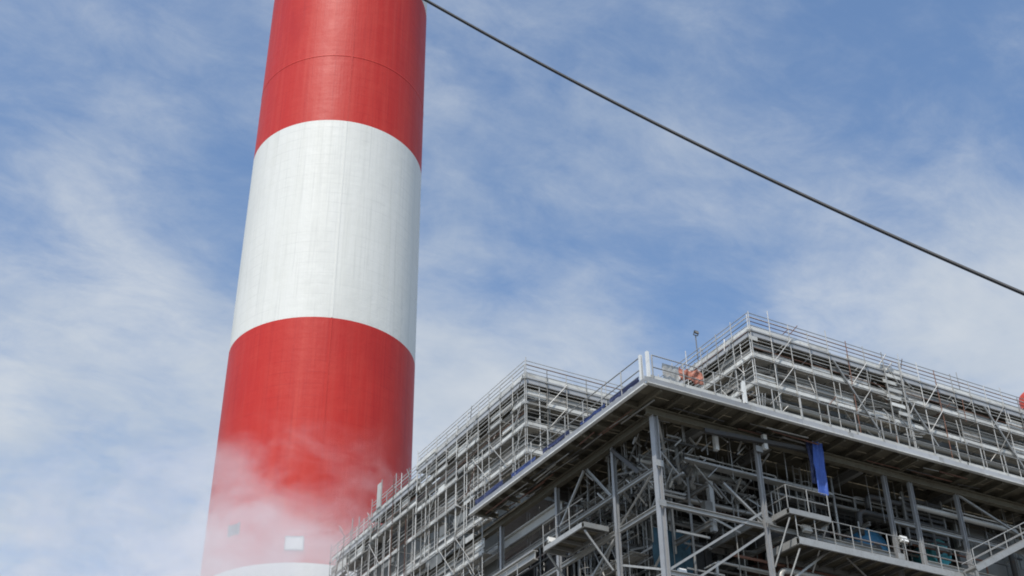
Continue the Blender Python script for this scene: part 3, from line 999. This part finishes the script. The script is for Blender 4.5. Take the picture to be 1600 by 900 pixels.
landing(7.8, 10.3, .55, 2.6, 24.45, 'small pale railed landing hung beneath the blue sheet, beside the second column', .26, 'galv', 'ul',
        [((.1, .1, -.4), (-.45, .9, -2.6)), ((2.3, .1, -.4), (2.3, 1.5, -2.2))])
landing(6.9, 8.0, 1.75, 5.5, 24.2, 'short grey side walkway leading inward from the second column', .3, 'galv', 'l')
landing(8.2, 19.4, .6, 2.9, 23.15, 'long grey walkway with a rusty underside below the round blue vessel', .34, 'galv', 'u',
        [((.1, .1, -.5), (-.6, .9, -2.8)), ((6, 1.0, -.5), (6, 1.9, -2.4)), ((9, 1.0, -.5), (9, 1.9, -2.4))])
landing(-.1, 1.25, 5.6, 9.2, 24.1, 'grey bracketed landing on the left face, right of the white floodlight', .24, 'galv', 'l',
        [((.1, .1, -.35), (1.3, -.3, -2.2)), ((.1, 3.4, -.35), (1.4, 3.4, -1.9))])
landing(-.2, 1.25, 10.5, 17.0, 22.9, 'lowest grey walkway along the left face, at the picture bottom', .26, 'galv', 'l',
        [((.1, .1, -.35), (1.4, .1, -1.9)), ((.1, 3.4, -.35), (1.4, 3.4, -1.9))])
landing(23.75, 29, -.3, 1.3, 25.75, 'grey railed landing at the head of the stair, right frame edge', .26, 'galv', 'u')

# inclined stair up to the right-hand walkway
stw = bempty('steel_stair', 18.5, -.28, 23.1, 'grey steel stair climbing out of frame at the bottom right corner', 'stair')
for v in (0, .8):
    bar(stw, 'stringer', (0, v, 0), (5.2, v, 2.65), .06, .28, 'galv', 'channel')
for i in range(13):
    f = (i + .5) / 13
    box(stw, 'tread', (5.2 * f - .13, .05, 2.65 * f), (5.2 * f + .13, .75, 2.65 * f + .04), 'galv')
pole(stw, 'hand_rail', (0, 0, 1.0), (5.2, 0, 3.65), .05)
for i in range(5):
    f = i / 4
    pole(stw, 'rail_post', (5.2 * f, 0, 2.65 * f), (5.2 * f, 0, 2.65 * f + 1.0), .05)

for v in (0, .8):
    pole(stw, 'hand_rail', (0, v, .5), (5.2, v, 3.15), .04)

# ------------------------------------------------------------------ vertical ladders with cages
for u, v, z0, z1, lab in ((10.9, 3.2, 23.2, 28.3, 'caged ladder rising behind the small pale landing'), (2.3, 9.8, 20.4, 27.0, 'caged ladder behind the left landing under the crane beam')):
    t = bempty('ladder', u, v, z0, lab, 'ladder')
    H = z1 - z0
    for s in (0, .45):
        bar(t, 'stile', (s, 0, 0), (s, 0, H), .05, .07, 'galv', 'box')
    for i in range(int(H / .3)):
        pole(t, 'rung', (.03, 0, .2 + i * .3), (.42, 0, .2 + i * .3), .03)
    for i in range(3):
        z = 2.2 + i * .9
        pts = [(.225 + .36 * math.cos(a), -.36 + .36 * math.sin(a) * 1.0, z) for a in [math.pi * (.5 + 2 * k / 12) for k in range(13)]]
        sweep('cage_hoop', pts, .02, 'galv', t, 5)
    for k in range(3):
        a = math.pi * (1.2 + .3 * k)
        pole(t, 'cage_bar', (.225 + .36 * math.cos(a), -.36 + .36 * math.sin(a), 2.2), (.225 + .36 * math.cos(a), -.36 + .36 * math.sin(a), 4.0), .03)


# ------------------------------------------------------------------ cloths and sheets
def cloth(name, u, v, z, w, h, along, m, label, cat, seed, wav=.07, group=None, nx=14, nz=12, ragged=.0, lean=(0, 0)):
    """creased sheet hanging from its top edge, given a little thickness"""
    t = bempty(name, u, v, z, label, cat, group)
    vs, fs = [], []
    for side in (0, 1):
        for j in range(nz + 1):
            for i in range(nx + 1):
                s, q = i / nx, j / nz
                zz = -h * q * (1 + ragged * mnoise.noise(Vector((s * 4, seed, 0)))) + ragged * h * .6 * mnoise.noise(Vector((s * 3, seed + 7, 1))) * (1 - q)
                d = wav * (mnoise.noise(Vector((s * 5 + seed, q * 1.8, seed * 1.7))) + .4 * mnoise.noise(Vector((s * 14, q * 6 + seed, .3))))
                d += side * .012
                a = s * w
                x, y = (a, d) if along == 'u' else (d, a)
                vs.append((x + lean[0] * q, y + lean[1] * q, zz))
    m1 = (nx + 1) * (nz + 1)
    for side in (0, 1):
        for j in range(nz):
            for i in range(nx):
                k = side * m1 + j * (nx + 1) + i
                f = (k, k + 1, k + nx + 2, k + nx + 1)
                fs.append(f if side else f[::-1])
    o = mesh_obj('sheet', vs, fs, m, t, True)
    pole(t, 'tie_bar', (0, 0, 0), (w, 0, 0) if along == 'u' else (0, w, 0), .03, 'galv')
    return t


cloth('hanging_sheet', 10.2, .85, 28.5, .62, 2.75, 'u', 'brightblue', 'long bright blue sheet hanging below the right platform edge', 'sheet', 3, .13, lean=(-.12, 0))
cloth('hanging_sheet', 9.95, 1.0, 28.5, .35, 2.2, 'u', 'navy', 'narrow dark navy sheet hanging left of the bright blue one', 'sheet', 8, .12)
for (v, w, h, m, lab) in ((.6, 2.4, .26, 'navy', 'dark navy sheet tied to the guard rail nearest the platform corner'),
                          (3.4, 2.2, .2, 'blue', 'blue sheet tied to the left guard rail, second from the corner'),
                          (6.6, 2.6, .28, 'navy', 'long navy sheet midway down the left guard rail'),
                          (9.9, 2.5, .22, 'blue', 'blue sheet on the left guard rail below the scaffold corner'),
                          (13.3, 3.1, .28, 'navy', 'navy sheet at the far lower end of the left guard rail')):
    cloth('rail_sheet', -.02, v, Z2 + h + .02, w, h, 'v', m, lab, 'sheet', v, .05, 'sheets tied along the left guard rail', ragged=.25)
cloth('safety_net', 2.1, .3, 30.2, 1.3, .65, 'u', 'orange', 'faded orange safety net on the platform near its corner', 'net', 4, .2, ragged=.6)
cloth('rail_sheet', 1.0, .12, 30.0, .9, .8, 'u', 'lag', 'pale grey sheet on the rail between corner post and orange net', 'sheet', 6, .06, ragged=.2)
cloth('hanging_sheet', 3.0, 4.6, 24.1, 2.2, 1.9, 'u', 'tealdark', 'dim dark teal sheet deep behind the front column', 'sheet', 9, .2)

# ------------------------------------------------------------------ vessels and drums
bt = bempty('pressure_vessel', 15.5, 3.0, 24.65, 'round dark blue vessel on the walkway behind a white lamp', 'vessel')
vsh = lathe('shell', [(0.0, 0), (.7, .02), (1.15, .18), (1.3, .5), (1.3, 3.0), (0, 3.1)], 'bluetank', bt, 28, True, 'y')
under(lathe('flange_ring', [(1.3, .55), (1.42, .56), (1.42, .7), (1.3, .72)], 'bluetank', bt, 28, False, 'y'), vsh)
for u in (-.7, .7):
    box(bt, 'saddle', (u - .12, .8, -1.95), (u + .12, 1.1, -.9), 'steel')
under(lathe('manhole', [(0, -.1), (.3, -.1), (.3, .06)], 'dark', bt, 16, False, 'y'), vsh)
td = bempty('drum', 20.0, 2.9, 25.3, 'teal drum on its side left of the double column', 'drum')
dsh = lathe('drum_shell', [(0.0, .05), (.66, .05), (.7, 0), (.72, .06), (.7, .12), (.7, .7), (.73, .74), (.7, .78), (.7, 1.5), (0, 1.5)], 'teal', td, 24, True, 'y')
under(lathe('drum_bung', [(0, -.02), (.1, -.02), (.1, .06)], 'dark', td, 10, False, 'y'), dsh)
for u in (-.45, .45):
    box(td, 'chock', (u - .12, .2, -1.6), (u + .12, 1.3, -.56), 'steel')
rt = bempty('roof_tank', 35.05, 6.0, ROOF, 'red tank with domed top standing on the roof at the right edge', 'tank')
tsh = lathe('tank_shell', [(.95, 0), (.95, 3.7), (.9, 3.9), (.7, 4.1), (0, 4.2)], 'red', rt, 28)
under(lathe('tank_rib', [(.95, 2.9), (1.0, 2.92), (1.0, 3.0), (.95, 3.02)], 'red', rt, 28), tsh)
for a in range(4):
    pole(rt, 'tank_leg', (1.12 * math.cos(a * 1.57), 1.12 * math.sin(a * 1.57), 0), (1.12 * math.cos(a * 1.57), 1.12 * math.sin(a * 1.57), 1.5), .1, 'steel')


# ------------------------------------------------------------------ floodlights
def floodlight(u, v, z, s, label, pole_h=0.0, dark=False):
    t = bempty('floodlight', u, v, z, label, 'lamp', 'work lamps around the frame')
    hs = bar(t, 'housing', (-s * .5, 0, 0), (s * .5, 0, 0), s * .35, s * .7, 'dark' if dark else 'white', 'box', (0, .35, 1))
    under(bar(t, 'lens', (-s * .43, -s * .19, -.02), (s * .43, -s * .19, -.02), .02, s * .56, 'steel' if dark else 'lamp', 'box', (0, .35, 1)), hs)
    for q in (-1, 1):
        bar(t, 'bracket', (q * s * .55, 0, 0), (q * s * .55, .1, -s * .55), .03, .05, 'steel', 'box')
    bar(t, 'bracket', (-s * .55, .1, -s * .55), (s * .55, .1, -s * .55), .05, .03, 'steel', 'box')
    if pole_h:
        pole(t, 'lamp_pole', (0, .1, -pole_h), (0, .1, -s * .5), .06, 'steel')
    return t


floodlight(9.1, 7.35, 37.75, .26, 'dark floodlight on a thin pole standing against the sky', 2.0, True)
floodlight(15.6, 1.25, 24.6, .45, 'white floodlight in front of the dark blue vessel', 1.3)
floodlight(9.35, 1.2, 23.95, .5, 'white lamp under the small pale landing')
floodlight(1.1, 10.4, 25.1, .42, 'white floodlight on the left face below the crane beam')
floodlight(3.1, 2.7, 21.3, .4, 'white lamp low down between the first two front columns')
floodlight(17.6, 1.2, 22.1, .4, 'white lamp under the long walkway at the bottom edge')

# ------------------------------------------------------------------ overhead cable
cab = empty('power_cable', (1.23, 11.94, 12.21), 0, 'thick black overhead cable sloping down across the sky to the right', 'cable')
pa, pm, pb = Vector((-1.093, 11.95, 13.995)), Vector((1.229, 11.937, 12.208)), Vector((5.195, 10.817, 8.544))
org = Vector((1.23, 11.94, 12.21))
# a parabola through three points, carried on beyond both sides of the view
ts_ = (0.0, 0.36, 1.0)


def cab_pt(t):
    l0 = (t - ts_[1]) * (t - ts_[2]) / ((ts_[0] - ts_[1]) * (ts_[0] - ts_[2]))
    l1 = (t - ts_[0]) * (t - ts_[2]) / ((ts_[1] - ts_[0]) * (ts_[1] - ts_[2]))
    l2 = (t - ts_[0]) * (t - ts_[1]) / ((ts_[2] - ts_[0]) * (ts_[2] - ts_[1]))
    return pa * l0 + pm * l1 + pb * l2


pts = [cab_pt(-.55 + 2.1 * i / 120) - org for i in range(121)]
sweep('cable_core', pts, .021, 'cable', cab, 10)

# ------------------------------------------------------------------ steam round the chimney foot
sm = bpy.data.materials.new('steam')
sm.use_nodes = True
t = sm.node_tree
t.nodes.clear()
q = G(t)
out = q.n('ShaderNodeOutputMaterial')
vol = q.n('ShaderNodeVolumePrincipled')
vol.inputs['Color'].default_value = (0.97, 0.97, 0.98, 1)
vol.inputs['Anisotropy'].default_value = 0.2
tcn = q.n('ShaderNodeTexCoord').outputs['Object']
ln = q.n('ShaderNodeVectorMath', operation='LENGTH')
warp = q.noise(tcn, 1.6, 4, 0.6)
t.links.new(tcn, ln.inputs[0])
puff = q.noise(tcn, 3.4, 7, 0.62, 0.6)
edge = q.math('SUBTRACT', 1.0, ln.outputs['Value'])
den = q.math('ADD', edge, q.math('MULTIPLY', q.math('SUBTRACT', puff, 0.56), 3.2))
den = q.smooth(den, 0.12, 0.62, 0.0, 1.0)
den = q.math('MULTIPLY', den, q.smooth(ln.outputs['Value'], 0.75, 1.0, 1.0, 0.0))
sx = q.n('ShaderNodeSeparateXYZ')
t.links.new(tcn, sx.inputs[0])
den = q.math('MULTIPLY', den, q.smooth(sx.outputs[2], 0.2, 0.75, 1.75, 0.75))   # thins out as it rises
t.links.new(q.math('MULTIPLY', den, 0.07), vol.inputs['Density'])
t.links.new(vol.outputs[0], out.inputs['Volume'])
bm = bmesh.new()
bmesh.ops.create_icosphere(bm, subdivisions=3, radius=1)
me = bpy.data.meshes.new('steam')
bm.to_mesh(me)
bm.free()
me.materials.append(sm)
st = link_mesh('steam', me)
st.location = (-22.5, 88.5, 32.5)
st.scale = (24, 14, 17)
tag(st, 'white steam drifting round the foot of the striped chimney', 'steam', None, 'stuff')
